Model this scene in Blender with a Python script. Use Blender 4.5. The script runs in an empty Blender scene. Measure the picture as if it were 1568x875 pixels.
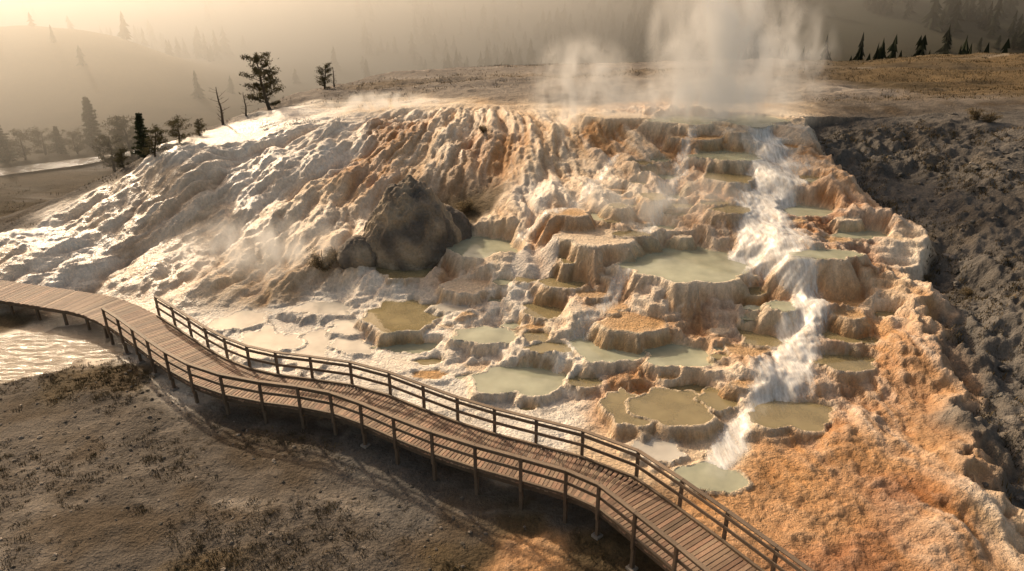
import bpy, bmesh, numpy as np, math, random, time
from mathutils import Vector, Matrix
from mathutils import noise as mn
T0=time.time()
rng=np.random.default_rng(7); random.seed(7)
scn=bpy.context.scene; COL=scn.collection
# ---------------------------------------------------------------- survey -> world metres
P=math.radians(23.3); CP,SP=math.cos(P),math.sin(P); F=1060.
def W(u,v,z):
    cx=(u-784)/F; cy=(v-437.5)/F; s=SP+cy*CP; t=(16-z)/s
    return cx*t, t*(CP-cy*SP), t, s
CT="""-150,900,.9,G 0,870,.7,G 150,870,.4,G 300,870,.2,B 350,800,.2,G 450,775,.1,G 230,850,.3,G 550,870,0,G 700,870,-.2,B 820,860,-.3,O 930,870,-.3,B 0,760,.5,G 150,740,.4,G 300,740,.25,G 450,700,.1,G 600,760,-.1,D 700,800,-.2,G 800,800,-.2,B 880,800,-.2,G 0,660,.4,G 150,650,.35,G 300,670,.15,G 100,590,.3,B 180,570,.2,B 0,600,.1,G 500,650,0,G 600,690,0,D 700,740,-.1,G 1000,850,-.1,B 850,760,-.1,D 0,530,-.05,C 80,510,-.05,C 150,530,-.05,C 30,490,0,B 100,458,.1,C 250,520,.1,P 350,560,.1,P 500,590,.1,P 650,620,.1,P 800,680,.1,P 950,720,.1,C 1100,830,.1,O 200,430,.4,C 100,430,.5,W 330,440,.6,C 420,440,.8,T 450,400,1.3,C 0,400,.9,C 0,345,1.6,G 60,380,1.2,W 120,290,2.9,G 150,340,2.1,C 220,245,4.8,G 250,300,3.6,T 270,235,5.6,W 350,205,6,W 470,178,6.7,W 560,165,7.1,C 640,172,7.2,C 560,150,7.1,G 300,205,5.6,G 415,165,6.5,G 480,140,7,G 600,115,7.6,G 300,280,4.4,T 350,330,3.0,C 400,300,3.6,W 420,250,5,W 500,240,5.4,W 480,320,3.2,C 520,200,6.4,W 600,210,6.2,O 650,240,5.5,T 580,260,4.9,O 700,200,6.6,C 750,230,6,O 400,380,1.7,C 300,370,1.7,T 200,380,1.4,T 120,400,1,W 500,370,2.2,C 540,410,1.5,T 620,400,1.6,G 680,370,2.4,G 720,320,3.5,B 760,330,3.6,C 800,300,4.5,W 850,250,5.6,T 900,300,4.8,C 920,220,6.4,O 960,260,5.6,C 1000,220,6.6,C 1050,270,5.5,O 880,190,7.2,C 1000,185,7.6,O 1100,180,7.9,C 1200,180,7.9,C 800,190,7.1,C 1000,330,4.3,C 870,350,3.9,O 950,400,3.2,O 1100,330,4.5,O 1150,280,5.5,C 1200,230,6.8,W 1260,250,6.4,O 1300,300,5.6,O 1250,340,4.7,R 1330,350,4.7,R 1390,380,4.2,C 1300,400,3.9,R 1200,400,3.8,O 1280,470,2.8,O 1350,440,3.4,C 1400,480,2.9,O 1300,560,1.8,O 1400,560,2,O 1480,600,1.8,O 1250,640,.9,O 1350,680,.8,O 1490,720,1,O 1400,780,.5,R 1250,780,.25,O 1568,830,.5,T 1450,860,.2,O 1300,860,.1,R 1200,720,.4,O 740,390,2.5,C 680,400,2.1,O 820,450,1.7,W 760,470,1.3,W 900,440,2.3,O 850,500,1.3,C 950,500,1.6,C 1000,540,1.1,O 1050,460,2.4,W 1100,500,1.8,O 1150,550,1.2,O 1050,600,.6,C 1100,660,.4,C 950,610,.4,O 900,560,.7,W 850,600,.3,W 750,560,.5,W 700,500,.8,W 620,480,.8,P 560,430,1.2,W 500,450,.7,P 430,480,.35,P 370,500,.25,P 460,530,.2,P 560,540,.3,W 640,560,.35,W 700,600,.2,P 820,650,.2,P 750,140,7.8,G 900,150,7.9,G 1100,150,8.1,G 1300,150,8.3,G 700,115,8.0,G 900,100,8.4,G 1100,95,8.5,G 1300,95,8.6,B 1500,85,9,B 1300,200,7.4,D 1450,180,8,G 1560,190,8,G 1568,130,8.6,B 1400,130,8.4,B 1380,260,6,D 1500,260,6.4,D 1450,330,5,D 1568,330,5.6,D 1480,430,3.6,D 1568,450,4,D 1500,530,2.6,D 1568,580,2.4,D 1540,680,1.4,D 1600,760,1.2,D 1700,600,2.8,D 1700,400,5,D 1700,250,7,D"""
CTRL=[]
for r in CT.split():
    u,v,z,c=r.split(','); x,y,t,s=W(float(u),float(v),float(z)); CTRL.append((x,y,float(z),c))
CTRL+=[(-34,56,-1,'B'),(-46,60,-2,'B'),(-42,50,-.5,'B'),(-50,42,-.5,'G'),(-32,66,0,'B'),(-30,76,1,'B'),(-24,86,2,'B'),(-10,94,5,'B'),(15,97,5.5,'B'),(40,99,6,'B'),(65,99,7,'B'),(-42,32,0,'G'),(-36,22,.6,'G'),(-28,10,.9,'G'),(0,8,-.3,'G'),(26,10,1,'D')]
PL="""1050,405,95,27,3.3,g 905,362,55,14,4,t 1235,323,50,9,4.9,g 740,378,52,17,2.6,g 620,412,48,14,1.7,b 625,482,62,22,.95,b 740,512,50,14,1.05,g 1040,545,55,20,1.25,g 930,535,50,20,1.2,g 805,583,72,24,.5,g 1030,622,60,28,.75,b 960,625,35,30,.7,b 1215,635,60,25,.9,b 1100,610,30,15,.8,b 970,495,55,14,1.9,o 1165,465,45,10,2.3,b 1150,442,40,9,2.7,b 1175,515,40,14,1.7,b 1300,515,40,12,2.2,b 1300,555,45,12,1.8,b 1280,460,40,12,2.9,o 1090,730,55,20,.35,g 1010,690,35,18,.35,p 1120,270,35,8,5.9,b 1110,238,50,8,6.6,g 1150,185,50,9,7.9,g 1050,183,60,6,7.9,g 950,177,45,5,7.9,t 1000,300,18,5,5.1,b 950,315,15,4,4.9,b 870,325,30,6,4.7,o 1120,320,30,6,5.0,b 410,525,46,24,.3,p 360,492,32,16,.34,p 500,472,40,12,.65,p 478,535,28,25,.26,p 540,498,34,10,.5,p 540,530,38,11,.35,p 830,475,30,12,1.55,b 870,430,35,10,2.4,b 880,395,30,8,3.2,b 930,470,30,10,2.0,o 715,438,35,12,1.75,t 820,515,20,8,1.15,b 690,470,25,8,1.2,p 70,530,125,42,0,s"""
POOLS=[]
for r in PL.split():
    u,v,a,b,z,k=r.split(','); u,v,a,b,z=map(float,(u,v,a,b,z)); x,y,t,s=W(u,v,z)
    POOLS.append((x,y,a*t/F,b/F*(16-z)/s/s,z,k))
def LL(st):
    o=[]
    for r in st.split():
        q=list(map(float,r.split(','))); x,y,t,s=W(*q[:3]); o.append((x,y)+tuple(q[3:]))
    return o
EDGE=LL("1215,188,7.7 1250,225,7.0 1320,290,5.7 1400,375,4.2 1412,480,2.9 1490,600,1.8 1500,720,1.0 1580,830,.5 1680,930,.2")
WF=LL("1165,195,7.7,.8 1188,240,6.8,1.3 1190,280,5.7,1.6 1165,335,4.7,1.3 1165,375,4.1,2.1 1205,415,3.5,1.2 1232,455,2.8,.9 1240,500,2.1,1.0 1225,550,1.4,1.1 1190,590,1.0,1.1 1165,620,.7,.7 1110,690,.35,.5 1095,720,.3,.4")
WF2=[LL("1060,200,7.6,.3 1040,260,5.8,.5 1010,320,4.5,.5 985,370,3.6,.45"),LL("940,240,6.1,.25 900,300,4.8,.4 850,345,3.9,.4 800,370,2.9,.35"),LL("960,420,2.9,.3 925,470,1.9,.4 880,530,1.1,.35 850,570,.6,.3")]
PATHC=LL("-100,430,.9 0,444,.9 80,456,.9 150,468,.9 200,490,.9 245,520,.9 290,552,.9 340,578,.9 400,594,.9 460,602,.9 520,611,.9 570,626,.9 620,647,.9 680,671,.9 745,692,.9 815,711,.9 890,732,.9 940,752,.9 990,790,.9 1045,832,.9 1110,885,.9 1190,950,.9 1280,1025,.9 1380,1110,.9")
DECKZ=.9
# ---------------------------------------------------------------- noise
def h2(ix,iy,seed):
    n=(ix*374761393+iy*668265263+seed*974634777)&0xffffffff
    n=((n^(n>>13))*1274126177)&0xffffffff
    n=n^(n>>16)
    return (n&0xffff)/65535.0
def vn(x,y,seed=0):
    fx=np.floor(x);fy=np.floor(y);tx=x-fx;ty=y-fy
    tx=tx*tx*(3-2*tx);ty=ty*ty*(3-2*ty)
    ix=fx.astype(np.int64);iy=fy.astype(np.int64)
    a=h2(ix,iy,seed);b=h2(ix+1,iy,seed);c=h2(ix,iy+1,seed);d=h2(ix+1,iy+1,seed)
    return (a+(b-a)*tx+(c-a)*ty+(a-b-c+d)*tx*ty)*2-1
def fbm(x,y,o=4,seed=0,g=.5):
    r=0;a=1;n=0
    for i in range(o):
        r=r+a*vn(x,y,seed+i*17);n+=a;a*=g
        x,y=1.6*x+1.2*y+5.3,-1.2*x+1.6*y+1.7
    return r/n
def ridged(x,y,o=3,seed=0):
    r=0;a=1;n=0
    for i in range(o):
        r=r+a*(1-np.abs(vn(x,y,seed+i*13))*2);n+=a;a*=.5
        x,y=1.6*x+1.2*y+5.3,-1.2*x+1.6*y+1.7
    return r/n
def worley(x,y,seed=0):
    fx=np.floor(x).astype(np.int64);fy=np.floor(y).astype(np.int64)
    f1=np.full(x.shape,9.);f2=np.full(x.shape,9.)
    for i in(-1,0,1):
        for j in(-1,0,1):
            cx=fx+i;cy=fy+j
            d=np.hypot(cx+h2(cx,cy,seed)-x,cy+h2(cx,cy,seed+91)-y)
            f2=np.minimum(f2,np.maximum(f1,d));f1=np.minimum(f1,d)
    return f1,f2
def ss(a,b,x):
    t=np.clip((x-a)/(b-a),0,1);return t*t*(3-2*t)
def blur(A,r):
    for ax in (0,1):
        p=np.pad(A,[(r+1,r) if a==ax else (0,0) for a in (0,1)],mode='edge');c=np.cumsum(p,axis=ax)
        A=(np.take(c,range(2*r+1,c.shape[ax]),ax)-np.take(c,range(0,c.shape[ax]-2*r-1),ax))/(2*r+1)
    return A
# ---------------------------------------------------------------- grid
def axis(lo,fl,fh,hi,st,gr):
    core=list(np.arange(fl,fh,st));a=[];s=st;x=fl
    while x>lo: s*=gr;x-=s;a.append(x)
    b=[];s=st;x=core[-1]
    while x<hi: s*=gr;x+=s;b.append(x)
    return np.array(a[::-1]+core+b)
xs=axis(-600,-31,27,600,.085,1.035); ys=axis(2,14,51,900,.085,1.022)
X,Y=np.meshgrid(xs,ys); NY,NX=X.shape
cp=np.array([(c[0],c[1],c[2]) for c in CTRL]);S=30.
def kern(r2): return .5*r2*np.log(r2+1e-12)
n=len(cp);px=cp[:,0]/S;py=cp[:,1]/S
K=kern((px[:,None]-px)**2+(py[:,None]-py)**2)+.0008*np.eye(n)
Pm=np.c_[np.ones(n),px,py]
A=np.block([[K,Pm],[Pm.T,np.zeros((3,3))]])
sol=np.linalg.solve(A,np.r_[cp[:,2],0,0,0])
xf=X.ravel()/S;yf=Y.ravel()/S;B=np.empty(xf.size)
for i in range(0,xf.size,40000):
    a=xf[i:i+40000,None];b=yf[i:i+40000,None]
    B[i:i+40000]=kern((a-px)**2+(b-py)**2)@sol[:n]+sol[n]+sol[n+1]*a[:,0]+sol[n+2]*b[:,0]
B=np.clip(B.reshape(X.shape),-3,11)
far=-2+0*X
hillm=ss(-38,-78,X+6*vn(X/20,Y/20,3))*np.exp(-((Y-128)/24)**2)
far+=11*hillm
far+=ss(150,560,Y+.25*np.abs(X))*170*(1+.25*fbm(X/90,Y/90,4,5))
far+=11*ss(100,180,Y)*ss(15,80,X)+fbm(X/25,Y/25,4,8)*1.6
wf=np.maximum(np.maximum(ss(84,104,Y),ss(-38,-56,X)),ss(70,110,X)*ss(70,95,Y))
H=B*(1-wf)+far*wf
# ---------------------------------------------------------------- material zones
cls='WCORTGDBP'
wx=X+1.3*fbm(X/3.5,Y/3.5,4,20)+.35*fbm(X*1.2,Y*1.2,3,22); wy=Y+1.6*fbm(X/3.5,Y/3.5,4,30)+.35*fbm(X*1.2,Y*1.2,3,33)
ci=np.array([cls.index(c[3]) for c in CTRL])
oh=np.eye(9)[ci]
CWT=np.empty((xf.size,9));wxf=wx.ravel();wyf=wy.ravel()
for i in range(0,xf.size,40000):
    d2=(wxf[i:i+40000,None]-cp[:,0])**2+(wyf[i:i+40000,None]-cp[:,1])**2
    w=1/(d2+.35)**2.6
    CWT[i:i+40000]=(w@oh)/w.sum(1)[:,None]
CW=CWT.reshape(NY,NX,9)
wfc=wf[...,None]
CW=CW*(1-wfc)+np.eye(9)[cls.index('B')]*wfc
def polyd(pts,X,Y):
    best=np.full(X.shape,1e9);sg=np.zeros(X.shape);par=np.zeros(X.shape)
    for i in range(len(pts)-1):
        ax,ay=pts[i][:2];bx,by=pts[i+1][:2];dx,dy=bx-ax,by-ay
        t=np.clip(((X-ax)*dx+(Y-ay)*dy)/(dx*dx+dy*dy),0,1)
        d=np.hypot(X-ax-t*dx,Y-ay-t*dy);m=d<best
        best=np.where(m,d,best);par=np.where(m,i+t,par)
        sg=np.where(m,np.sign(dx*(Y-ay)-dy*(X-ax)),sg)
    return best,sg,par
ed,es,_=polyd(EDGE,X,Y);sd=ed*es+1.5*fbm(X*.3,Y*.3,3,95)+.5*fbm(X*1.3,Y*1.3,4,96)
inb=(Y<EDGE[0][1]+1)
og=(inb*ss(.0,1.1,sd+.5*fbm(X*2,Y*2,3,97))*(Y>8))[...,None];CW=CW*(1-og)+og*np.eye(9)[cls.index('D')]
w_={c:CW[...,i] for i,c in enumerate(cls)}
trav=np.clip(w_['W']+w_['C']+w_['O']+w_['R']+w_['T'],0,1); dirt=np.clip(w_['G']+w_['D']+w_['B'],0,1)
gy,gx=np.gradient(B,ys,xs); slope=np.hypot(gx,gy)
R0=np.hypot(X+1,66-Y); TH=np.arctan2(X+1,66-Y); AC=TH*34
ACw=AC+1.1*fbm(X*.25,Y*.25,4,41)
smask=ss(.08,.2,slope)*trav
near=(1-wf)
LFT=ss(5,-6,X)
fl=ridged(ACw*.4,R0*.13+.3*fbm(X*.4,Y*.4,2,49),3,50); fl2=ridged(ACw*1.5,R0*.3,3,52)
f1,f2=worley(ACw*.36+.25*fbm(X*.6,Y*.6,3,3),R0*.2+.2*fbm(X*.5,Y*.5,3,4),60); bulge=np.clip(1-f1*1.25,0,1)**.8
g1,g2=worley(ACw*1.0+.25*fbm(X,Y,3,13),R0*.42,61); bulge2=np.clip(1-g1*1.2,0,1)**.8
k1,k2=worley(ACw*2.6+.3*fbm(X*2,Y*2,2,14),R0*1.4,62); bulge3=np.clip(1-k1*1.2,0,1)**.8
H=H+smask*((.26*fl+.10*fl2)+.80*(bulge-.4)+.28*(bulge2-.4)+.10*(bulge3-.4)+.45*fbm(X*.35,Y*.35,4,63)+.06*fbm(X*5,Y*5,2,64))
tm=np.exp(-(((X-8)/14)**2+((Y-29)/8)**2)**2)*trav
def terr(H,st,nz,f0):
    k=(H+nz)/st; fl_=np.floor(k); f=k-fl_
    g=ss(f0,1,f)+.16*np.exp(-((f-.05)/.07)**2)
    return (fl_+g)*st-nz
ny_=.38*fbm(X*.4,Y*.4,4,70)+.10*np.abs(fbm(X*1.6,Y*1.6,2,71))
Ht=terr(H,.32,ny_,.6); H=H+(Ht-H)*np.clip(tm*1.1,0,1)*.75
Ht=terr(H,.34,.4*fbm(X*.5,Y*.5,4,73),.5); H=H+(Ht-H)*smask*.16
pw=np.clip(w_['P']+.5*w_['W']*(H<1.5),0,1)
Ht=terr(H,.16,.14*fbm(X*.7,Y*.7,4,75),.7);H=H+(Ht-H)*pw*.9
H+=w_['P']*.03*ridged(X*2,Y*2,2,77)
H+=dirt*near*(.16*fbm(X*.35,Y*.35,4,80)+.08*fbm(X*1.6,Y*1.6,4,81))
H+=w_['D']*near*(.75*ss(.12,.3,slope)+.10)*(ridged(X*.35,Y*.3,5,85)*.8+.25*ridged(X*1.1,Y*1.1,4,84)+.35*fbm(X*2.2,Y*2.2,4,86))
plate=ss(50,56,Y)*near; H+=plate*(.35*fbm(X/7,Y/4,4,88)+.22*ridged(X/5,Y/1.6,3,89))
orr=w_['O']+w_['R']
H+=orr*(.10*ridged(X*1.1,Y*1.1,4,90)+.07*ridged(X*3.6,Y*3.6,3,91))
H+=inb*(-1.05*ss(0,1.0,sd)*np.exp(-np.maximum(sd,0)/3.)+.22*np.exp(-np.abs(np.minimum(sd,0))/.8)*(sd<0))
wd,_,wp=polyd(WF,X,Y); wid=np.interp(wp,range(len(WF)),[w[2] for w in WF])
wm=ss(1.35,.35,wd/wid+.65*fbm(ACw*1.4,R0*.5,4,150))
for q in WF2:
    a_,_,b_=polyd(q,X,Y);w2=np.interp(b_,range(len(q)),[w[2] for w in q]);wm=np.maximum(wm,.62*ss(1.5,.4,a_/w2+.7*fbm(ACw*1.2,R0*.5,3,155)))
pd,_,_=polyd(PATHC,X,Y)
# ---------------------------------------------------------------- colours (albedo)
def C(*a): return np.array(a)
base2={'W':(C(.80,.75,.67),C(.64,.56,.46)),'C':(C(.70,.59,.45),C(.54,.40,.26)),'O':(C(.48,.27,.12),C(.32,.165,.07)),
'R':(C(.36,.155,.06),C(.22,.10,.042)),'T':(C(.54,.42,.29),C(.40,.29,.18)),'G':(C(.118,.102,.086),C(.07,.06,.05)),
'D':(C(.135,.124,.112),C(.075,.069,.063)),'B':(C(.11,.080,.044),C(.065,.05,.03)),'P':(C(.68,.64,.57),C(.46,.41,.35))}
na=np.clip(.5+.9*fbm(X*.45,Y*.45,5,100),0,1)[...,None]
rgb=0
for i,c in enumerate(cls):
    a,b=base2[c]; rgb=rgb+CW[...,i:i+1]*(a*(1-na)+b*na)
st=(np.clip(.38+1.4*fbm(ACw*.8,R0*.12,5,110),0,1)*(1-.45*LFT))[...,None]
st2=np.clip(-.1+1.3*ridged(ACw*1.8,R0*.2,3,112),0,1)[...,None]
sm=smask[...,None]
rgb=rgb*(1-sm*.6*st)+sm*.6*st*C(.47,.29,.15)
rgb=rgb*(1-sm*.36*st2)+sm*.36*st2*C(.80,.75,.67)
d0=(ss(.15,.8,vn(X*.9,Y*.9,120)*.6+1.3*fbm(X*.3,Y*.3,4,121))*(w_['G']+w_['B'])*near)[...,None]
rgb=rgb*(1-.6*d0)+.6*d0*C(.065,.045,.025)
# pale mineral crust veins on the old ground
d1=(ss(.45,.85,ridged(X*.16+.5*fbm(X*.4,Y*.4,3,9),Y*.3,4,124))*ss(-.2,.3,fbm(X*.15,Y*.15,2,126))*(w_['G']+w_['D']*(Y<26)+.5*w_['B'])*near*(Y<32))[...,None]
rgb=rgb*(1-.6*d1)+.6*d1*C(.30,.265,.225)
d2_=(ss(.2,.7,fbm(X*.7,Y*.7,5,123))*w_['G']*near)[...,None]
rgb=rgb*(1-.5*d2_)+.5*d2_*C(.19,.165,.14)
ob_=(ss(.1,.6,fbm(X*.8,Y*.8,5,125))*orr*near*ss(27,22,Y))[...,None]
rgb=rgb*(1-.6*ob_)+.6*ob_*C(.16,.09,.04)
pp=(ss(.1,.6,fbm(X/9,Y/2.5,4,130))*plate)[...,None]
rgb=rgb*(1-.6*pp)+.6*pp*C(.42,.38,.33)
gm=(plate*w_['G'])[...,None];rgb=rgb*(1-gm*.55)+gm*.55*C(.29,.255,.22)
pg=(ss(.0,.5,fbm(X/12,Y/4,4,134)+.3*ss(10,40,X)-.15)*plate)[...,None]
rgb=rgb*(1-.6*pg)+.6*pg*C(.16,.11,.055)
dd0=(ss(.2,.6,fbm(X*.4,Y*.4,4,136))*w_['D']*near)[...,None]
rgb=rgb*(1-.35*dd0)+.35*dd0*C(.18,.15,.115)
# ---------------------------------------------------------------- secondary small basins
r2=random.Random(11);ex=[];tries=0
while len(ex)<66 and tries<5000:
    tries+=1
    x=r2.uniform(-6,20);y=r2.uniform(23.5,46)
    if (x-7-(y-34)*.15)**2/12.5**2+(y-34)**2/12**2>1: continue
    if y>33.5 and x<2.5+(y-34)*.55: continue
    i=np.searchsorted(xs,x);j=np.searchsorted(ys,y)
    if pd[j,i]<2.2 or wm[j,i]>.3 or sd[j,i]>-1.2 or trav[j,i]<.6: continue
    rx=.4+1.2*r2.random()**1.6;ry=rx*r2.uniform(.4,.75)
    if any(abs(x-p[0])<(rx+p[2])*.72 and abs(y-p[1])<(ry+p[3])*.72 for p in POOLS+ex): continue
    ex.append((x,y,rx,ry,float(H[j,i]-.10),r2.choice('ttobbggbo')))
POOLS+=ex
pool_out=[]
for k,(x0,y0,rx,ry,z,kd) in enumerate(sorted(POOLS,key=lambda p:p[4])):
    m=6 if kd!='s' else 1; sl=(slice(*np.searchsorted(ys,[y0-ry-m,y0+ry+m])),slice(*np.searchsorted(xs,[x0-rx-m,x0+rx+m])))
    x=X[sl]-x0;y=Y[sl]-y0; r=np.hypot(x,y)+1e-6
    def mod(ang,k=k,kd=kd):
        c,s=np.cos(ang),np.sin(ang);q=1.5 if kd in'ps' else 1
        return 1.02+q*.26*vn(c*1.5+k*7.1,s*1.5,200+k)+.17*vn(c*3.2+k*3,s*3.2,240+k)*q+.08*np.abs(vn(c*8,s*8+k,280+k))
    ang=np.arctan2(y/ry,x/rx); d=np.hypot(x/rx,y/ry)/mod(ang); dist=r-r/np.maximum(d,1e-3)
    h=H[sl]
    lip={'s':.01,'p':.02}.get(kd,.03)
    if kd in 'to': inside=z+.05*fbm(X[sl]*2,Y[sl]*2,3,5)+.04*ss(.75,.97,d)
    else:
        dep={'s':.12,'p':.07}.get(kd,.13)
        inside=z+lip-(dep+lip)*ss(.995,.8,d)
    stp={'p':1.0,'s':.5}.get(kd,1.9)*(1 if k%3 else .8)
    ga=vn(np.cos(ang)*rx*7+k,np.sin(ang)*rx*7,300+k);gb=vn(np.cos(ang)*rx*2.5+k,np.sin(ang)*rx*2.5,310+k)
    dd=np.maximum(dist+(.13*ga+.28*gb)*ss(0,.5,dist),0)
    wall=z+lip-stp*dd**1.15-.06*(1-np.cos(dd*8+2*gb))
    rgbs=rgb[sl]
    onwall=((d>=1)&(wall>h)&(kd!='s')).astype(float)*ss(0,.12,wall-h)
    rim=np.exp(-((d-1.0)/.05)**2)*(dist<.3)
    H[sl]=np.where(d<1,inside,np.maximum(np.minimum(h,z+lip+2.6*np.maximum(dist,0)),wall) if kd!='s' else h)
    wc={'g':C(.68,.53,.37),'b':C(.40,.25,.12),'t':C(.58,.41,.25),'p':C(.62,.56,.48),'o':C(.45,.25,.11),'s':C(.3,.25,.2)}[kd]
    band=.80+.45*ga
    f=(onwall*.7)[...,None]; rgbs=rgbs*(1-f)+f*wc*band[...,None]
    f=(onwall*np.clip(.55*ss(.25,.8,dist+.25*gb),0,1)*(0 if kd=='p' else 1))[...,None]; rgbs=rgbs*(1-f)+f*C(.42,.24,.11)
    f=(rim*.6*(kd!='s'))[...,None]; rgbs=rgbs*(1-f)+f*C(.72,.60,.45)*(.8 if kd in'bo' else 1)
    fc={'g':C(.47,.45,.31),'b':C(.30,.23,.12),'t':C(.56,.45,.33),'p':C(.62,.57,.50),'o':C(.44,.28,.14),'s':C(.24,.20,.16)}[kd]
    f=ss(1,.9,d)[...,None]; rgb[sl]=rgbs*(1-f)+f*fc
    if kd not in 'to': pool_out.append((x0,y0,rx,ry,z,kd,mod))
for (lx,ly),(a,b,hh) in [(W(818,425,1.9)[:2],(1.25,1.1,.95))]:
    q=1-((X-lx)/a)**2-((Y-ly)/b)**2
    lf1,lf2=worley(X*1.3,Y*1.3,7); mk=q>0;zb=1.75
    H=np.where(mk,np.maximum(blur(H,3),zb+hh*np.sqrt(np.clip(q,0,1))*(.85+.35*np.clip(1-lf1,0,1))),H)
    f=(mk*.8)[...,None]; rgb=rgb*(1-f)+f*C(.56,.51,.46)
Hb=blur(H,6)
H=H*(1-.6*wm)+(Hb-.06)*.6*wm
rgb=rgb*(1-.6*wm[...,None])+.6*wm[...,None]*C(.72,.68,.62)
H=np.where(pd<1.9,np.minimum(H,DECKZ-.42+.25*ss(1.1,1.9,pd)),H)
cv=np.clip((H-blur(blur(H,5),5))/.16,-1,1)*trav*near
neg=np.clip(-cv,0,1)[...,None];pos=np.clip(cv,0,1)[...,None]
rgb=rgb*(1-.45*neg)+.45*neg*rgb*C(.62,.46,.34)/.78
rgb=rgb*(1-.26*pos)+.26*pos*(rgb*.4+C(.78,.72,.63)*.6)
ff=(ss(110,170,Y)*(1-np.clip(hillm*2,0,1)))[...,None]; rgb=rgb*(1-ff)+ff*C(.05,.05,.03)
hm=(np.clip(hillm*2,0,1)*wf)[...,None];rgb=rgb*(1-hm)+hm*C(.22,.165,.09)
wet=np.clip(trav*(.3+.5*fbm(X*.3,Y*.3,3,160))+trav*.8*ss(-13,-22,X+3*fbm(X*.2,Y*.2,3,161))+.7*w_['P'],0,1)*near
rgb=np.clip(rgb,0.01,.86)
# ---------------------------------------------------------------- helpers
def mesh_np(name,V,Fq,smooth=False,col=None,mat=None,link=True,extra=None):
    V=np.asarray(V,dtype=np.float32);Fq=np.asarray(Fq,dtype=np.int32)
    me=bpy.data.meshes.new(name);me.vertices.add(len(V));me.vertices.foreach_set('co',V.ravel())
    k=Fq.shape[1];me.loops.add(Fq.size);me.loops.foreach_set('vertex_index',Fq.ravel())
    me.polygons.add(len(Fq));me.polygons.foreach_set('loop_start',np.arange(0,Fq.size,k,dtype=np.int32))
    me.polygons.foreach_set('loop_total',np.full(len(Fq),k,dtype=np.int32))
    me.update(calc_edges=True)
    me.polygons.foreach_set('use_smooth',np.full(len(Fq),smooth,dtype=bool))
    if col is not None:
        at=me.color_attributes.new('Col','FLOAT_COLOR','POINT')
        c=np.ones((len(V),4),dtype=np.float32);c[:,:3]=col;at.data.foreach_set('color',c.ravel())
    for nm,arr in (extra or {}).items():
        at=me.attributes.new(nm,'FLOAT','POINT');at.data.foreach_set('value',np.asarray(arr,dtype=np.float32).ravel())
    if mat: me.materials.append(mat)
    ob=bpy.data.objects.new(name,me)
    if link: COL.objects.link(ob)
    return ob
def hz(x,y):
    x=np.atleast_1d(np.asarray(x,float));y=np.atleast_1d(np.asarray(y,float))
    i=np.clip(np.searchsorted(xs,x)-1,0,NX-2);j=np.clip(np.searchsorted(ys,y)-1,0,NY-2)
    fx=(x-xs[i])/(xs[i+1]-xs[i]);fy=(y-ys[j])/(ys[j+1]-ys[j])
    return H[j,i]*(1-fx)*(1-fy)+H[j,i+1]*fx*(1-fy)+H[j+1,i]*(1-fx)*fy+H[j+1,i+1]*fx*fy
def atij(A,x,y):
    i=np.clip(np.searchsorted(xs,x),0,NX-1);j=np.clip(np.searchsorted(ys,y),0,NY-1);return A[j,i]
def sight(u,v,t0=12.):
    """follow a survey sighting until it meets the ground; returns world x,y,z and range"""
    cy=(v-437.5)/F;cx=(u-784)/F;t=np.arange(t0,260,.25);x=cx*t;y=t*(CP-cy*SP);z=16-t*(SP+cy*CP)
    k=np.argmax(z<hz(x,y)) if (z<hz(x,y)).any() else len(t)-1
    return x[k],y[k],z[k],t[k]
class NT:
    def __init__(s,name):
        s.m=bpy.data.materials.new(name);s.m.use_nodes=True;s.t=s.m.node_tree;s.t.nodes.clear()
        s.out=s.n('ShaderNodeOutputMaterial')
    def n(s,t,**k):
        nd=s.t.nodes.new(t)
        for a,b in k.items():
            if a.startswith('i_'):
                nm=a[2:].replace('_',' ');nd.inputs[int(nm) if nm.isdigit() else nm].default_value=b
            else: setattr(nd,a,b)
        return nd
    def l(s,a,b): s.t.links.new(a,b)
def math_(N,op,a,b=None,clamp=False):
    m=N.n('ShaderNodeMath',operation=op,use_clamp=clamp)
    for i,v in enumerate((a,b)):
        if v is None: continue
        if isinstance(v,(int,float)): m.inputs[i].default_value=v
        else: N.l(v,m.inputs[i])
    return m.outputs[0]
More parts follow.
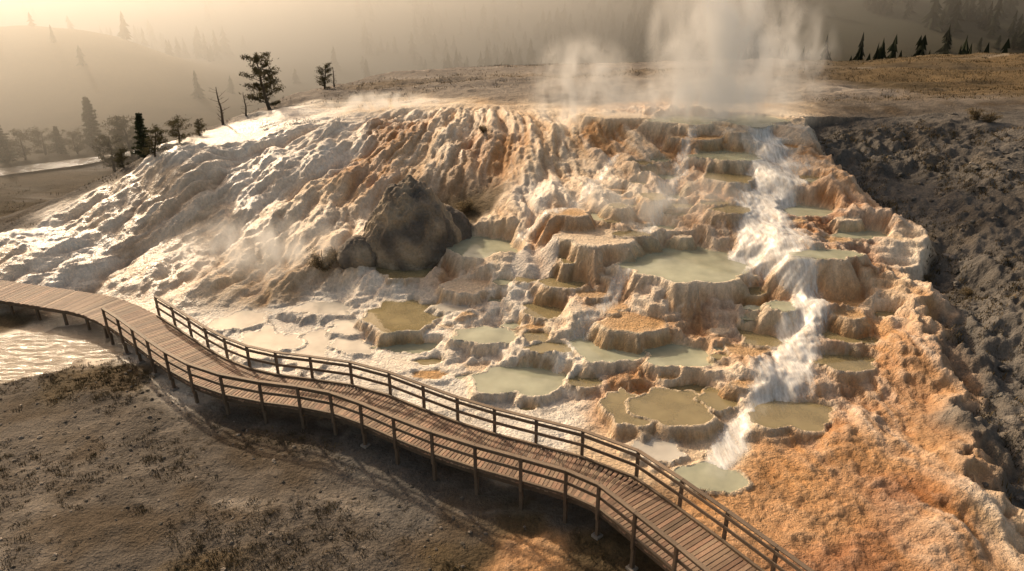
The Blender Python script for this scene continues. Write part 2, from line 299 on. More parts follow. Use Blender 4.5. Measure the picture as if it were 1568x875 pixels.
def std(name,rough=.8,attr=True,col=(.3,.3,.3),scales=((8,.25),(40,.15)),bump=(.5,.03,12),spec=.4,wetattr=False,stretch=None):
    N=NT(name);b=N.n('ShaderNodeBsdfPrincipled');N.l(b.outputs[0],N.out.inputs[0])
    tc=N.n('ShaderNodeTexCoord');vec=tc.outputs['Object']
    if stretch:
        mp=N.n('ShaderNodeMapping');mp.inputs['Scale'].default_value=stretch;N.l(vec,mp.inputs[0]);vec=mp.outputs[0]
    if attr: src=N.n('ShaderNodeAttribute',attribute_name='Col').outputs['Color']
    else:
        r=N.n('ShaderNodeRGB');r.outputs[0].default_value=(*col,1);src=r.outputs[0]
    f=None
    for sc,am in scales:
        nz=N.n('ShaderNodeTexNoise',i_Scale=sc,i_Detail=5,i_Roughness=.65);N.l(vec,nz.inputs['Vector'])
        v=math_(N,'MULTIPLY_ADD',nz.outputs['Fac'],am*4);v.node.inputs[2].default_value=1-am*2
        f=v if f is None else math_(N,'MULTIPLY',f,v)
    mx=N.n('ShaderNodeVectorMath',operation='SCALE');N.l(src,mx.inputs[0]);N.l(f,mx.inputs['Scale'])
    N.l(mx.outputs[0],b.inputs['Base Color'])
    b.inputs['Roughness'].default_value=rough;b.inputs['Specular IOR Level'].default_value=spec
    if wetattr:
        wa=N.n('ShaderNodeAttribute',attribute_name='wet')
        v=math_(N,'MULTIPLY_ADD',wa.outputs['Fac'],-.6);v.node.inputs[2].default_value=rough;N.l(v,b.inputs['Roughness'])
        # dry dusty soil has almost no gloss, wet travertine does
        v=math_(N,'MULTIPLY_ADD',wa.outputs['Fac'],.8,True);v.node.inputs[2].default_value=.12;N.l(v,b.inputs['Specular IOR Level'])
    prev=None
    bl=bump if isinstance(bump[0],tuple) else (bump,)
    for st_,ds,sc in bl:
        nz=N.n('ShaderNodeTexNoise',i_Scale=sc,i_Detail=4,i_Roughness=.6);N.l(vec,nz.inputs['Vector'])
        bp=N.n('ShaderNodeBump',i_Strength=st_,i_Distance=ds);N.l(nz.outputs['Fac'],bp.inputs['Height'])
        if prev: N.l(prev,bp.inputs['Normal'])
        prev=bp.outputs[0]
    N.l(prev,b.inputs['Normal'])
    return N.m
mt=std('travertine_ground',rough=.92,scales=((1.2,.15),(7,.25),(30,.22)),bump=((.8,.14,2.5),(.95,.11,9)),spec=.5,wetattr=True,stretch=(1,1,.3))
idx=np.arange(NX*NY).reshape(NY,NX)
Fq=np.stack([idx[:-1,:-1],idx[:-1,1:],idx[1:,1:],idx[1:,:-1]],-1).reshape(-1,4)
V=np.stack([X,Y,H],-1).reshape(-1,3)
mesh_np('terrain',V,Fq,True,rgb.reshape(-1,3),mt,extra={'wet':wet})
def sub(mask,dz,name,mat,extra):
    mf=(mask[:-1,:-1]+mask[:-1,1:]+mask[1:,1:]+mask[1:,:-1])>0
    q=Fq.reshape(NY-1,NX-1,4)[mf]; u,inv=np.unique(q,return_inverse=True)
    v=V[u].copy(); v[:,2]+=dz.ravel()[u]
    return mesh_np(name,v,inv.reshape(-1,4),True,None,mat,extra={k:a.ravel()[u] for k,a in extra.items()})
N=NT('falling_water');b=N.n('ShaderNodeBsdfPrincipled');N.l(b.outputs[0],N.out.inputs[0])
b.inputs['Base Color'].default_value=(.80,.80,.78,1);b.inputs['Roughness'].default_value=.35
at=N.n('ShaderNodeAttribute',attribute_name='m');tc=N.n('ShaderNodeTexCoord');mp=N.n('ShaderNodeMapping');mp.inputs['Scale'].default_value=(1.6,.3,.5)
N.l(tc.outputs['Object'],mp.inputs[0]);nz=N.n('ShaderNodeTexNoise',i_Scale=3.,i_Detail=6,i_Roughness=.7);N.l(mp.outputs[0],nz.inputs[0])
v=math_(N,'ADD',at.outputs['Fac'],math_(N,'MULTIPLY',math_(N,'SUBTRACT',nz.outputs['Fac'],.5),2.6));v=math_(N,'MULTIPLY',math_(N,'SUBTRACT',v,.25),.85,True)
N.l(v,b.inputs['Alpha']);bp=N.n('ShaderNodeBump',i_Strength=.6,i_Distance=.06);N.l(nz.outputs['Fac'],bp.inputs['Height']);N.l(bp.outputs[0],b.inputs['Normal'])
sub((wm>.03).astype(int),.03+.05*wm+.03*ridged(ACw*3,R0*.8,2,170)*wm,'waterfall',N.m,{'m':wm})
# ---------------------------------------------------------------- pool water
N=NT('pool_water');b=N.n('ShaderNodeBsdfPrincipled');N.l(b.outputs[0],N.out.inputs[0])
at=N.n('ShaderNodeAttribute',attribute_name='Col');tc=N.n('ShaderNodeTexCoord')
nz2=N.n('ShaderNodeTexNoise',i_Scale=.9,i_Detail=4);N.l(tc.outputs['Object'],nz2.inputs[0]);f=math_(N,'MULTIPLY_ADD',nz2.outputs['Fac'],1.1);f.node.inputs[2].default_value=.40
sc_=N.n('ShaderNodeVectorMath',operation='SCALE');N.l(at.outputs['Color'],sc_.inputs[0]);N.l(f,sc_.inputs['Scale']);N.l(sc_.outputs[0],b.inputs['Base Color'])
b.inputs['Roughness'].default_value=.04;b.inputs['IOR'].default_value=1.55;b.inputs['Alpha'].default_value=.65
nz=N.n('ShaderNodeTexNoise',i_Scale=3,i_Detail=3);N.l(tc.outputs['Object'],nz.inputs[0])
bp=N.n('ShaderNodeBump',i_Strength=.1,i_Distance=.05);N.l(nz.outputs['Fac'],bp.inputs['Height']);N.l(bp.outputs[0],b.inputs['Normal'])
pwm=N.m
def water(name,lst,mat):
    V=[];Fc=[];Cc=[]
    for (x0,y0,rx,ry,z,kd,mod) in lst:
        n=96;a=np.linspace(0,2*np.pi,n,endpoint=False);m=mod(a)*.985;b0=len(V)
        c=np.array({'g':(.49,.50,.37),'b':(.34,.28,.15),'p':(.66,.62,.54),'s':(.3,.27,.22)}[kd])
        V.append((x0,y0,z-.012));Cc.append(c)
        for f in (.4,.75,1):
            for i in range(n):
                V.append((x0+rx*m[i]*f*math.cos(a[i]),y0+ry*m[i]*f*math.sin(a[i]),z-.012));Cc.append(c*(1,.97,.9)[(.4,.75,1).index(f)])
        for i in range(n):
            j=(i+1)%n;Fc.append((b0,b0+1+i,b0+1+j,b0+1+j))
            for q in (0,1):
                o=b0+1+q*n;Fc.append((o+i,o+n+i,o+n+j,o+j))
    me=bpy.data.meshes.new(name);me.from_pydata(V,[],[f[:3] if f[2]==f[3] else f for f in Fc])
    at=me.color_attributes.new('Col','FLOAT_COLOR','POINT');c=np.ones((len(V),4),dtype=np.float32);c[:,:3]=Cc;at.data.foreach_set('color',c.ravel())
    me.materials.append(mat);ob=bpy.data.objects.new(name,me);COL.objects.link(ob)
water('hot_spring_pool_water',[p for p in pool_out if p[5]!='s'],pwm)
N=NT('stream_water');b=N.n('ShaderNodeBsdfPrincipled');N.l(b.outputs[0],N.out.inputs[0])
b.inputs['Base Color'].default_value=(.30,.24,.17,1);b.inputs['Roughness'].default_value=.2;b.inputs['Specular IOR Level'].default_value=.6
tc=N.n('ShaderNodeTexCoord');mp=N.n('ShaderNodeMapping');mp.inputs['Scale'].default_value=(.6,1.6,1);N.l(tc.outputs['Object'],mp.inputs[0])
nz=N.n('ShaderNodeTexNoise',i_Scale=2.0,i_Detail=6,i_Roughness=.65,i_Distortion=1.2);N.l(mp.outputs[0],nz.inputs[0])
bp=N.n('ShaderNodeBump',i_Strength=.9,i_Distance=.19);N.l(nz.outputs['Fac'],bp.inputs['Height']);N.l(bp.outputs[0],b.inputs['Normal'])
stm=N.m
water('stream_water',[p for p in pool_out if p[5]=='s'],stm)
rv=[(-110,76),(-85,72),(-66,70),(-56,72),(-48,78),(-40,90)]
Vr=[];Fr=[]
for i,(x,y) in enumerate(rv):
    for s_ in(-1,1): Vr.append((x,y+s_*1.8,float(hz(x,y+s_*1.8)[0])+.3))
for i in range(len(rv)-1): Fr.append((2*i,2*i+2,2*i+3,2*i+1))
me=bpy.data.meshes.new('river');me.from_pydata(Vr,[],Fr);me.materials.append(stm);COL.objects.link(bpy.data.objects.new('river',me))
# ---------------------------------------------------------------- boardwalk
def catmull(p):
    p=[Vector(q[:2]) for q in p];o=[]
    for i in range(1,len(p)-2):
        a,b,c,d=p[i-1],p[i],p[i+1],p[i+2]
        for k in range(20):
            t=k/20;o.append(.5*((2*b)+(c-a)*t+(2*a-5*b+4*c-d)*t*t+(3*b-a-3*c+d)*t**3))
    o.append(p[-2]);L=[0]
    for i in range(1,len(o)): L.append(L[-1]+(o[i]-o[i-1]).length)
    return np.array(L),np.array([q.x for q in o]),np.array([q.y for q in o])
p0=PATHC[0];p1=PATHC[1]
ext=[(p0[0]-(p1[0]-p0[0])*2,p0[1]-(p1[1]-p0[1])*2)]+list(PATHC)
L,ox,oy=catmull(ext)
ks=np.arange(0,L[-1],.15);qx=np.interp(ks,L,ox);qy=np.interp(ks,L,oy)
kk=np.ones(9)/9;qx[4:-4]=np.convolve(qx,kk,'valid');qy[4:-4]=np.convolve(qy,kk,'valid')
def pathat(s):
    x=np.interp(s,ks,qx);y=np.interp(s,ks,qy);x2=np.interp(s+.3,ks,qx);y2=np.interp(s+.3,ks,qy);x1=np.interp(s-.3,ks,qx);y1=np.interp(s-.3,ks,qy)
    t=Vector((x2-x1,y2-y1,0)).normalized();return Vector((x,y,0)),t,Vector((-t.y,t.x,0))
class Boxes:
    def __init__(s): s.V=[];s.F=[];s.C=[]
    def box(s,c,ax,ay,az,dx,dy,dz,col):
        b=len(s.V)
        for k in(-1,1):
            for j in(-1,1):
                for i in(-1,1): s.V.append(tuple(c+ax*i*dx/2+ay*j*dy/2+az*k*dz/2));s.C.append(col)
        for f in((0,2,3,1),(4,5,7,6),(0,1,5,4),(2,6,7,3),(0,4,6,2),(1,3,7,5)): s.F.append(tuple(b+i for i in f))
    def beam(s,a,b,w,h,col,up=Vector((0,0,1))):
        d=(b-a);l=d.length;d=d/l;sd_=d.cross(up).normalized();u=sd_.cross(d)
        s.box((a+b)/2,d,sd_,u,l,w,h,col)
    def obj(s,name,mat,parent=None):
        o=mesh_np(name,s.V,s.F,False,s.C,mat)
        if parent: o.parent=parent
        bv=o.modifiers.new('bev','BEVEL');bv.width=.008;bv.segments=1
        return o
UP=Vector((0,0,1))
root=bpy.data.objects.new('boardwalk',None);COL.objects.link(root)
wood=std('weathered_wood',rough=.7,scales=((.7,.18),(3,.2),(25,.25)),bump=(.4,.02,30),spec=.35)
deck=Boxes();HW=1.08
for i,s in enumerate(np.arange(.4,ks[-1]-.4,.15)):
    p,t,nn=pathat(s);f=random.uniform(.6,1.35);g_=random.uniform(.9,1.05);c=(.25*f,.17*f*g_,.115*f*g_)
    deck.box(p+nn*random.uniform(-.03,.03)+UP*(DECKZ-.02+random.uniform(-.006,.006)),t,nn,UP,.132,2*HW,.04,c)
deck.obj('deck_planks',wood,root)
fr=Boxes();dk=(.12,.09,.065)
S_=np.arange(.6,ks[-1]-.8,.9)
for a,b in zip(S_[:-1],S_[1:]):
    for off in(-.95,0,.95):
        pa,_,na_=pathat(a);pb,_,nb=pathat(b)
        fr.beam(pa+na_*off+UP*(DECKZ-.16),pb+nb*off+UP*(DECKZ-.16),.07,.22,dk)
fr.obj('stringers',wood,root)
posts=Boxes();rails=Boxes();legs=Boxes()
def station(u,v,z):
    x,y=W(u,v,z)[:2];return ks[np.argmin((qx-x)**2+(qy-y)**2)]
def rail(side,s0,s1):
    n=int((s1-s0)/1.62);SS=np.linspace(s0,s1,n+1);tops=[]
    for s in SS:
        p,t,nn=pathat(s);q=p+nn*side*(HW+.035);f=random.uniform(.8,1.2);c=(.14*f,.10*f,.07*f)
        g=float(hz(q.x,q.y)[0])
        posts.box(q+UP*((DECKZ+1.05+DECKZ-.3)/2),t,nn,UP,.10,.10,1.35,c)
        legs.box(q-nn*side*.06+UP*((DECKZ-.3+g-.2)/2),t,nn,UP,.12,.12,DECKZ-.3-g+.2,dk)
        if random.random()<.4: legs.box(q-nn*side*.06+UP*(g+.01),t,nn,UP,.28,.28,.14,(.22,.20,.18))
        tops.append((q,nn,t))
    for (a,na_,ta),(b,nb,tb) in zip(tops[:-1],tops[1:]):
        f=random.uniform(.75,1.3);c=(.17*f,.125*f,.088*f)
        d=(b-a).normalized()*.003
        rails.beam(a+UP*(DECKZ+1.075),b+UP*(DECKZ+1.075)-d,.15,.045,c)
        for zz in(.92,.52):
            f=random.uniform(.8,1.2);rails.beam(a-na_*side*.072+UP*(DECKZ+zz),b-nb*side*.072+UP*(DECKZ+zz)-d,.04,.125,(.15*f,.11*f,.078*f))
        rails.beam(a-na_*side*.10+UP*(DECKZ+.045),b-nb*side*.10+UP*(DECKZ+.045)-d,.09,.085,(.15*f,.11*f,.075*f))
rail(-1,station(172,500,.9),ks[-1]-.9)
rail(1,station(228,490,.9),ks[-1]-.9)
for s in np.arange(1,station(172,500,.9),1.8):
    for sd_ in(-1,1):
        p,t,nn=pathat(s);q=p+nn*sd_*.9;g=float(hz(q.x,q.y)[0]);legs.box(q+UP*((DECKZ-.27+g-.2)/2),t,nn,UP,.12,.12,max(DECKZ-.27-g+.2,.1),dk)
posts.obj('posts',wood,root);rails.obj('rails',wood,root);legs.obj('support_legs',wood,root)
# ---------------------------------------------------------------- boulder
rockm=std('rock',rough=.9,scales=((1.5,.2),(7,.25)),bump=((.9,.25,2.2),(.9,.10,7)),spec=.25)
def boulder(name,loc,sc,seed,sub_=6):
    bm=bmesh.new();bmesh.ops.create_icosphere(bm,subdivisions=sub_,radius=1)
    for v in bm.verts:
        p=v.co.copy();q=p+Vector((seed,0,0))
        vd=mn.voronoi(Vector((q.x*1.6,q.y*1.6,q.z*1.1)))[0];vd2=mn.voronoi(Vector((q.x*4,q.y*4,q.z*1.8)))[0]
        k=.97+.16*mn.noise(q*1.1)+.11*min(vd[1]-vd[0],.5)+.10*min(vd2[1]-vd2[0],.4)+.05*(1-2*abs(mn.noise(Vector((q.x*5,q.y*5,q.z*1.6)))))+.05*mn.noise(q*7)+.02*mn.noise(q*18)
        p=p*k
        if p.z>0:
            tp=1-.25*p.z; p.x*=tp;p.y*=tp
        v.co=Vector((p.x*sc[0],p.y*sc[1],p.z*sc[2]))
    me=bpy.data.meshes.new(name);bm.to_mesh(me);bm.free()
    for p in me.polygons:p.use_smooth=True
    at=me.color_attributes.new('Col','FLOAT_COLOR','POINT')
    for i,v in enumerate(me.vertices):
        c=v.co;n1=mn.noise(Vector((c.x*.9,c.y*.9,c.z*.6))+Vector((3,seed,1)));n1=max(0,min(1,.5+n1*1.8))
        at.data[i].color=(.12+.20*n1,.105+.155*n1,.09+.10*n1,1)
    me.materials.append(rockm);o=bpy.data.objects.new(name,me);o.location=loc;COL.objects.link(o);return o
bx,by,_,_=W(628,395,1.9);boulder('boulder',(bx,by+1.0,hz(bx,by+1)[0]+.3),(2.9,2.3,3.75),3.3)
bx,by,_,_=W(692,360,2.6);boulder('boulder',(bx-.4,by+.3,hz(bx-.6,by)[0]-.1),(1.6,1.5,1.9),8.3,5)
bx,by,_,_=W(550,400,1.9);boulder('boulder',(bx,by+.3,hz(bx,by)[0]-.1),(1.3,1.1,1.0),5.1,5)
# ---------------------------------------------------------------- rubble
bm=bmesh.new();bmesh.ops.create_icosphere(bm,subdivisions=1,radius=1);ic=np.array([v.co[:] for v in bm.verts]);icf=np.array([[v.index for v in f.verts] for f in bm.faces]);bm.free()
def scatter_stones(name,n,xr,yr,wfun,smin,smax,cols,mat):
    x=rng.uniform(*xr,n);y=rng.uniform(*yr,n);k=rng.random(n)<wfun(x,y);x=x[k];y=y[k];z=hz(x,y);m=len(x)
    s=smin+(smax-smin)*rng.random(m)**6
    sc=s[:,None,None]*(.6+.8*rng.random((m,1,3)))*(1+.35*(rng.random((m,len(ic),1))-.5))
    a=rng.uniform(0,6.28,m);c_,s_=np.cos(a),np.sin(a)
    v=ic[None]*sc*np.array([1,1,.6]);vx=v[...,0]*c_[:,None]-v[...,1]*s_[:,None];vy=v[...,0]*s_[:,None]+v[...,1]*c_[:,None]
    Vv=np.stack([vx+x[:,None],vy+y[:,None],v[...,2]+(z+.1*s)[:,None]],-1).reshape(-1,3)
    Ff=(icf[None]+(np.arange(m)*len(ic))[:,None,None]).reshape(-1,3)
    cc=np.repeat(np.array(cols)[rng.integers(0,len(cols),m)]*rng.uniform(.7,1.2,(m,1)),len(ic),0)
    mesh_np(name,Vv,Ff,False,cc,mat)
scatter_stones('rubble',10000,(12,32),(12,48),lambda x,y:atij(w_['D'],x,y)*(atij(sd,x,y)>.3)*.6*ss(-.3,.5,fbm(x*.4,y*.4,3,333)),.02,.22,[(.14,.13,.115),(.10,.092,.084),(.18,.16,.14)],rockm)
scatter_stones('pebbles',9000,(-24,8),(12,30),lambda x,y:(atij(dirt,x,y)>.6)*(atij(pd,x,y)>1.3)*.6,.012,.09,[(.12,.105,.09),(.18,.155,.13),(.075,.065,.052)],rockm)
# ---------------------------------------------------------------- grass tufts
folm=std('dry_grass',rough=.9,scales=((3,.2),),bump=(.1,.01,20),spec=.1)
def tufts(name,n,xr,yr,wfun,h0,h1,cols,blades=14,spread=.7,wid=.016):
    x=rng.uniform(*xr,n);y=rng.uniform(*yr,n);k=rng.random(n)<wfun(x,y);x=x[k];y=y[k];m=len(x)
    s=h0+(h1-h0)*rng.random(m)**2;a=rng.uniform(0,6.28,(m,blades));ln=rng.uniform(.2,1.0,(m,blades));hh=s[:,None]*rng.uniform(.4,1,(m,blades));r=s[:,None]*spread*2*np.sqrt(rng.random((m,blades)))
    a2=rng.uniform(0,6.28,(m,blades))
    bx_=x[:,None]+r*np.cos(a2);by_=y[:,None]+r*np.sin(a2);w=wid*(.6+s[:,None]*2);z=hz(bx_.ravel(),by_.ravel()).reshape(bx_.shape)
    tx=bx_+hh*ln*np.cos(a);ty=by_+hh*ln*np.sin(a)
    v0=np.stack([bx_-w*np.sin(a),by_+w*np.cos(a),z-.02],-1);v1=np.stack([bx_+w*np.sin(a),by_-w*np.cos(a),z-.02],-1);v2=np.stack([tx,ty,z+hh],-1)
    Vv=np.stack([v0,v1,v2],2).reshape(-1,3);Ff=np.arange(len(Vv)).reshape(-1,3)
    cc=np.repeat(np.array(cols)[rng.integers(0,len(cols),m)]*rng.uniform(.6,1.3,(m,1)),blades*3,0)
    mesh_np(name,Vv,Ff,False,cc,folm)
gn=lambda x,y:ss(-.3,.4,fbm(x*.35,y*.35,4,300))
gc=[(.12,.088,.042),(.09,.068,.034),(.15,.108,.056),(.07,.056,.032)]
tufts('grass_tufts',26000,(-24,12),(12,30),lambda x,y:np.clip(atij(w_['G'],x,y)*.4+atij(w_['B'],x,y)*1.+.12*atij(w_['D'],x,y),0,1)*gn(x,y)*(atij(pd,x,y)>1.2),.04,.15,gc,26,.8)
tufts('grass_tufts',9000,(-25,75),(52,84),lambda x,y:.8*ss(-.1,.5,fbm(x/12,y/4,4,134)+.3*ss(10,40,x)),.08,.28,gc,9,1.5,.03)
tufts('grass_tufts',6000,(-75,-22),(38,90),lambda x,y:.5*(atij(dirt,x,y)>.6)*gn(x,y),.1,.3,gc,9,1.5,.03)
tufts('grass_tufts',6000,(14,32),(12,46),lambda x,y:.7*(atij(w_['D'],x,y)>.5)*(atij(sd,x,y)>.5)*gn(x,y),.06,.3,gc,20,.7,.02)
# ---------------------------------------------------------------- trees and shrubs
barkm=std('bark',rough=.9,attr=False,col=(.10,.08,.06),scales=((6,.2),),bump=(.5,.03,14),spec=.1)
N=NT('foliage');b=N.n('ShaderNodeBsdfPrincipled',i_Roughness=.8);b.inputs['Specular IOR Level'].default_value=.1
at=N.n('ShaderNodeAttribute',attribute_name='Col');N.l(at.outputs['Color'],b.inputs['Base Color'])
tl=N.n('ShaderNodeBsdfTranslucent');N.l(at.outputs['Color'],tl.inputs[0]);mx=N.n('ShaderNodeMixShader',i_0=.3);N.l(b.outputs[0],mx.inputs[1]);N.l(tl.outputs[0],mx.inputs[2]);N.l(mx.outputs[0],N.out.inputs[0]);leafm=N.m
def tube(V,Fc,pts,rad,n=6):
    b0=len(V)
    for i,(p,r) in enumerate(zip(pts,rad)):
        d=(pts[min(i+1,len(pts)-1)]-pts[max(i-1,0)]).normalized();a=d.orthogonal().normalized();c=d.cross(a)
        for k in range(n):
            th=2*math.pi*k/n;V.append(p+(a*math.cos(th)+c*math.sin(th))*r)
    for i in range(len(pts)-1):
        for k in range(n):
            k2=(k+1)%n;Fc.append((b0+i*n+k,b0+i*n+k2,b0+(i+1)*n+k2,b0+(i+1)*n+k))
def tree(name,x,y,h,seed,kind='juniper',lean=0,wid=.45):
    R=random.Random(seed);z=float(hz(x,y)[0])-.1;V=[];Fc=[]
    tr=[];cur=Vector((0,0,0));ln=Vector((lean,0,1)).normalized()
    for i in range(9):
        tr.append(cur.copy());cur=cur+(ln+Vector((R.uniform(-.16,.16),R.uniform(-.16,.16),0)))*(h*.93/8)
    r0=h*.035;tube(V,Fc,tr,[r0*(1-.85*i/8)+.01 for i in range(9)],8)
    LV=[];LF=[];LC=[]
    nl={'juniper':30,'dead':15,'pine':60,'shrub':22}[kind]
    for j in range(nl):
        f=(.10+.87*j/nl) if kind!='shrub' else R.uniform(0,.5); k=f*8;i=min(int(k),7);p=tr[i].lerp(tr[i+1],k-i)
        a=R.uniform(0,6.28) if kind!='pine' else j*2.4
        if kind=='pine': l=h*wid*.5*(1-f)**.8*R.uniform(.6,1.2)+.05*h*.3;up=-.15+.5*f
        elif kind=='shrub': l=h*R.uniform(.4,.9);up=R.uniform(.1,.9)
        else: l=h*wid*R.uniform(.5,1.1)*(1-.55*abs(f-.45));up=R.uniform(.0,.7)
        d=Vector((math.cos(a),math.sin(a),up)).normalized();q=[p]
        for s in range(4): d=(d+Vector((R.uniform(-.22,.22),R.uniform(-.22,.22),R.uniform(-.05,.2) if kind!='pine' else -.03))).normalized();q.append(q[-1]+d*l/4)
        rr=h*.010*(1.3-f);tube(V,Fc,q,[rr,rr*.8,rr*.6,rr*.4,rr*.15],5)
        if kind=='dead':
            for s in(2,3):
                e=q[s]+Vector((R.uniform(-1,1),R.uniform(-1,1),R.uniform(-.2,1)))*l*.3;tube(V,Fc,[q[s],q[s].lerp(e,.5)+Vector((0,0,.02)),e],[rr*.5,rr*.3,rr*.1],4)
            continue
        ncl={'juniper':4,'pine':5,'shrub':3}[kind]
        for s in range(ncl):
            g=.35+.7*s/ncl;g=min(g,.999);kk_=g*4;c=q[int(kk_)].lerp(q[int(kk_)+1],kk_-int(kk_))
            if kind=='juniper' and R.random()<.22: continue
            cr=l*(.20 if kind!='pine' else .22)*R.uniform(.6,1.3)+.04;sh=R.uniform(.55,1.35)
            for m in range(34 if kind!='pine' else 16):
                o=Vector((R.gauss(0,1),R.gauss(0,1),R.gauss(0,.6 if kind!='pine' else .35)))*cr*.55;o+=c
                sz=h*.015*R.uniform(.7,1.6) if kind!='shrub' else h*.03*R.uniform(.6,1.4);u=Vector((R.gauss(0,1),R.gauss(0,1),R.gauss(0,1))).normalized();w=u.orthogonal().normalized()
                b0=len(LV);LV+= [o-u*sz*1.5,o+w*sz*.8,o+u*sz*1.5];LF.append((b0,b0+1,b0+2))
                t_=sh*R.uniform(.8,1.2);cc={'juniper':(.085,.075,.04),'pine':(.05,.058,.032),'shrub':(.15,.115,.065)}[kind];LC+=[(cc[0]*t_,cc[1]*t_,cc[2]*t_)]*3
    o=bpy.data.objects.new(name,None);COL.objects.link(o);o.location=(x,y,z)
    me=bpy.data.meshes.new('trunk');me.from_pydata([v[:] for v in V],[],Fc);me.materials.append(barkm)
    for p in me.polygons:p.use_smooth=True
    t=bpy.data.objects.new('trunk_and_limbs',me);COL.objects.link(t);t.parent=o
    if LV:
        c=mesh_np('crown',[v[:] for v in LV],LF,False,LC,leafm);c.parent=o
for (u,vb,hp,kd,nm,wd_) in [(413,168,82,'juniper','juniper_tree',.42),(497,136,36,'juniper','juniper_tree',.45),(275,222,38,'juniper','juniper_tree',.6),(205,245,66,'juniper','juniper_tree',.55),(222,242,72,'pine','pine_tree',.45),(238,240,45,'juniper','juniper_tree',.5),(190,240,50,'juniper','juniper_tree',.5),(175,262,55,'juniper','juniper_tree',.5),(190,258,30,'juniper','juniper_tree',.55),(305,208,26,'juniper','juniper_tree',.5),(342,192,60,'dead','dead_tree',.3),(377,178,38,'dead','dead_tree',.3),(512,134,32,'dead','dead_tree',.3),(145,228,80,'pine','pine_tree',.45),(70,238,40,'juniper','juniper_tree',.6),(12,250,70,'pine','pine_tree',.5),(40,246,45,'juniper','juniper_tree',.6),(95,236,45,'pine','pine_tree',.5),(120,236,35,'juniper','juniper_tree',.6),(1450,79,26,'pine','pine_tree',.45),(1498,77,20,'pine','pine_tree',.45),(1525,76,22,'pine','pine_tree',.45),(1550,76,26,'pine','pine_tree',.45),(1562,76,22,'pine','pine_tree',.45),(1415,82,14,'pine','pine_tree',.45)]:
    x,y,z,t=sight(u,vb);tree(nm,x,y,max(hp*t/F/.96,.8),int(u)+7,kd,(random.uniform(-.15,.15) if kd=='juniper' else 0),wd_)
for u,v,hh,nm in [(495,414,1.3,'dry_bush'),(515,405,.8,'dry_bush'),(1490,186,1.0,'sagebrush'),(1515,188,.9,'sagebrush'),(712,325,1.0,'dry_bush'),(740,205,.7,'dry_bush'),(1480,455,.5,'dry_bush'),(1420,430,.5,'dry_bush')]:
    x,y,z,t=sight(u,v);tree(nm,x,y,hh,int(u),'shrub')
def forest(name,n,wfun,h0,h1,xr,yr):
    V=[];Fc=[];Cc=[];c=0
    while c<n:
        x=rng.uniform(*xr);y=rng.uniform(*yr)
        if rng.random()>wfun(x,y): continue
        c+=1;h=h0+(h1-h0)*rng.random()**1.7;z=float(hz(x,y)[0])-.2;sh=rng.uniform(.6,1.2);ly=8;wd_=rng.uniform(.18,.32)
        for L_ in range(ly):
            f=L_/ly;zb=z+h*(.06+.86*f)+rng.uniform(-.02,.02)*h;zt=zb+h*.2;r=h*wd_*(1-f)**rng.uniform(.6,1.0)+.12;b0=len(V);k=11;a0=rng.uniform(0,6)
            V.append((x,y,zt));Cc.append((.03*sh,.038*sh,.022*sh))
            for q in range(k):
                rr=r*(1 if q%2 else .4)*rng.uniform(.45,1.25);a=a0+q*6.283/k;V.append((x+rr*math.cos(a),y+rr*math.sin(a),zb-.05*h*(q%2)*rng.uniform(0,1.5)));Cc.append((.045*sh,.05*sh,.028*sh))
            for q in range(k):Fc.append((b0,b0+1+q,b0+1+(q+1)%k))
    mesh_np(name,V,Fc,False,Cc,leafm)
vs1=lambda x,y,s,sd_:float(vn(np.array([x/s]),np.array([y/s]),sd_)[0])
forest('distant_forest',1700,lambda x,y:(1. if (vs1(x,y,24,401)>-.45 and y>112) else .03)*(1 if y<170 else .6),4,8.5,(28,230),(106,260))
forest('distant_forest',1100,lambda x,y:(.9 if vs1(x,y,26,402)>-.1 else .05)*(1 if y>150 else (.05 if x>-40 else .22)),2.5,7,(-260,28),(112,300))
# ---------------------------------------------------------------- steam and haze
def prism(name,poly,z0,z1,mat):
    bm=bmesh.new();vs=[bm.verts.new((x,y,z0)) for x,y in poly];f=bm.faces.new(vs);r=bmesh.ops.extrude_face_region(bm,geom=[f])
    for v in [g for g in r['geom'] if isinstance(g,bmesh.types.BMVert)]: v.co.z=z1
    bmesh.ops.recalc_face_normals(bm,faces=bm.faces);me=bpy.data.meshes.new(name);bm.to_mesh(me);bm.free();me.materials.append(mat);o=bpy.data.objects.new(name,me);COL.objects.link(o)
N=NT('valley_haze');vs=N.n('ShaderNodeVolumeScatter',i_Density=.0165,i_Anisotropy=.68);vs.inputs['Color'].default_value=(1,.93,.80,1);N.l(vs.outputs[0],N.out.inputs['Volume'])
prism('valley_haze',[(-590,880),(-590,45),(-70,45),(-44,58),(-34,74),(-20,88),(5,96),(40,122),(80,134),(590,140),(590,880)],-12,23.5,N.m)
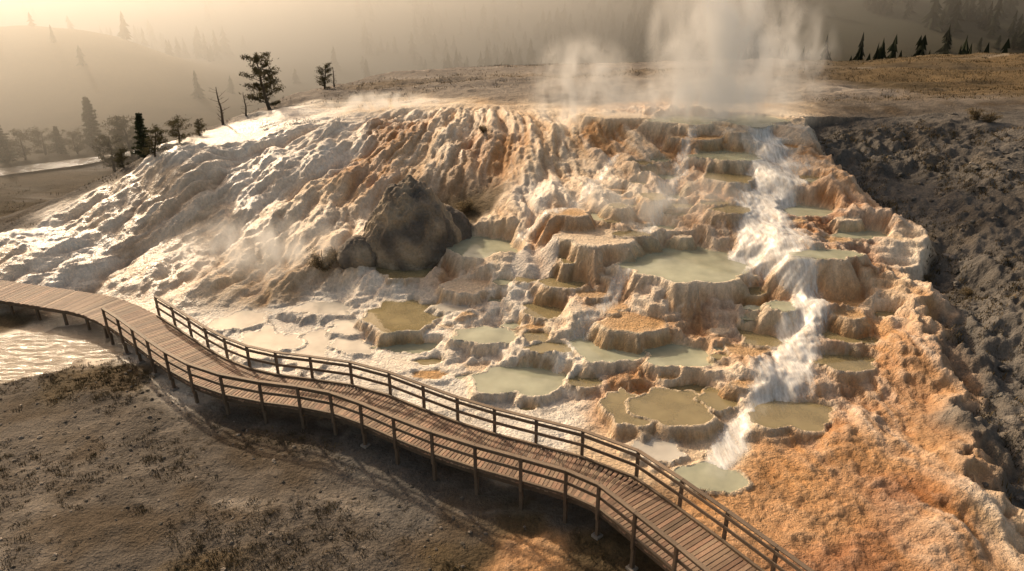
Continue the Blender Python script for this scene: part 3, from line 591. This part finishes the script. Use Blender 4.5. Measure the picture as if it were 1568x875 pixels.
# steam: scattering cloud; the small emission term stands for daylight scattered many times inside the droplets
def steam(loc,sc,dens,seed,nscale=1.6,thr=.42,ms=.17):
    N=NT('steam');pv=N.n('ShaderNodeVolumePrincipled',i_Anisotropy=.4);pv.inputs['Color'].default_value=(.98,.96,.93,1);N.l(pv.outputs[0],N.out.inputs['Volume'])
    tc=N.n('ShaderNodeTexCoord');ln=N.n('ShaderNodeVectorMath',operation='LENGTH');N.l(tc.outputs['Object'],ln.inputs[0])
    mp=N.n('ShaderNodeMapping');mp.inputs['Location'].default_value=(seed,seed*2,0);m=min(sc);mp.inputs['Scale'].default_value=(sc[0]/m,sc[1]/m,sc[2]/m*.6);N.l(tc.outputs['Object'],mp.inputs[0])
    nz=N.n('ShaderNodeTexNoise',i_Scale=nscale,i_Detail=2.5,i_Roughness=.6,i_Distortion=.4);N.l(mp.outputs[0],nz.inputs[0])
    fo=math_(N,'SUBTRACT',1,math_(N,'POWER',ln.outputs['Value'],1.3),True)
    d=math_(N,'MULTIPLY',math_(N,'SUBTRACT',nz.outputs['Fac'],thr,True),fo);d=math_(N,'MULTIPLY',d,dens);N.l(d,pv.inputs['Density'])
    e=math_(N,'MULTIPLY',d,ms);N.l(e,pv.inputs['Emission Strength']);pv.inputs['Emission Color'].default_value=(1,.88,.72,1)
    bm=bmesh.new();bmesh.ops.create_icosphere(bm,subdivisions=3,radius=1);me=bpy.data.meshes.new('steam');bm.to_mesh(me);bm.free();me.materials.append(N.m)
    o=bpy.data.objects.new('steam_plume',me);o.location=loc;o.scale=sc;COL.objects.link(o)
x,y=W(1085,180,8)[:2]
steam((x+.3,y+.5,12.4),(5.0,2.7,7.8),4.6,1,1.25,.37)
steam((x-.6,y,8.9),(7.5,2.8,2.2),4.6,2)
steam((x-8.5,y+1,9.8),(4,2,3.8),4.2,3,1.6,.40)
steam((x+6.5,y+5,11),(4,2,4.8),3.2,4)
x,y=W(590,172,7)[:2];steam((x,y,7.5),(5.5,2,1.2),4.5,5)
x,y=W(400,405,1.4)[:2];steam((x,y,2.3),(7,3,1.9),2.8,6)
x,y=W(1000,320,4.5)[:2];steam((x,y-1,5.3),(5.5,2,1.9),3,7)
# ---------------------------------------------------------------- light
AZ=math.radians(-38);EL=math.radians(29)
Sv=Vector((math.sin(AZ)*math.cos(EL),math.cos(AZ)*math.cos(EL),math.sin(EL)))
sl=bpy.data.lights.new('sun','SUN');sl.energy=5;sl.angle=math.radians(2.0);sl.color=(1,.81,.58);so=bpy.data.objects.new('sun',sl);so.rotation_euler=Sv.to_track_quat('Z','Y').to_euler();COL.objects.link(so)
w=bpy.data.worlds.new('World');scn.world=w;w.use_nodes=True;nt=w.node_tree;bg=nt.nodes['Background'];sk=nt.nodes.new('ShaderNodeTexSky');sk.sky_type='NISHITA';sk.sun_disc=False;sk.sun_elevation=EL;sk.sun_rotation=AZ;sk.dust_density=5;sk.air_density=1.2;sk.ozone_density=.6
mxw=nt.nodes.new('ShaderNodeMix');mxw.data_type='RGBA';mxw.blend_type='MULTIPLY';mxw.inputs[0].default_value=1;nt.links.new(sk.outputs[0],mxw.inputs[6]);mxw.inputs[7].default_value=(1.26,1.02,.79,1);nt.links.new(mxw.outputs[2],bg.inputs[0]);bg.inputs[1].default_value=.15
scn.view_settings.view_transform='Standard'
cam=bpy.data.cameras.new('camera');cam.lens=36*F/1568;cam.sensor_width=36;cam.clip_end=3000;co=bpy.data.objects.new('camera',cam);co.location=(0,0,16);co.rotation_euler=(math.radians(90-23.3),0,0);COL.objects.link(co);scn.camera=co
print('time',time.time()-T0,NX,NY)
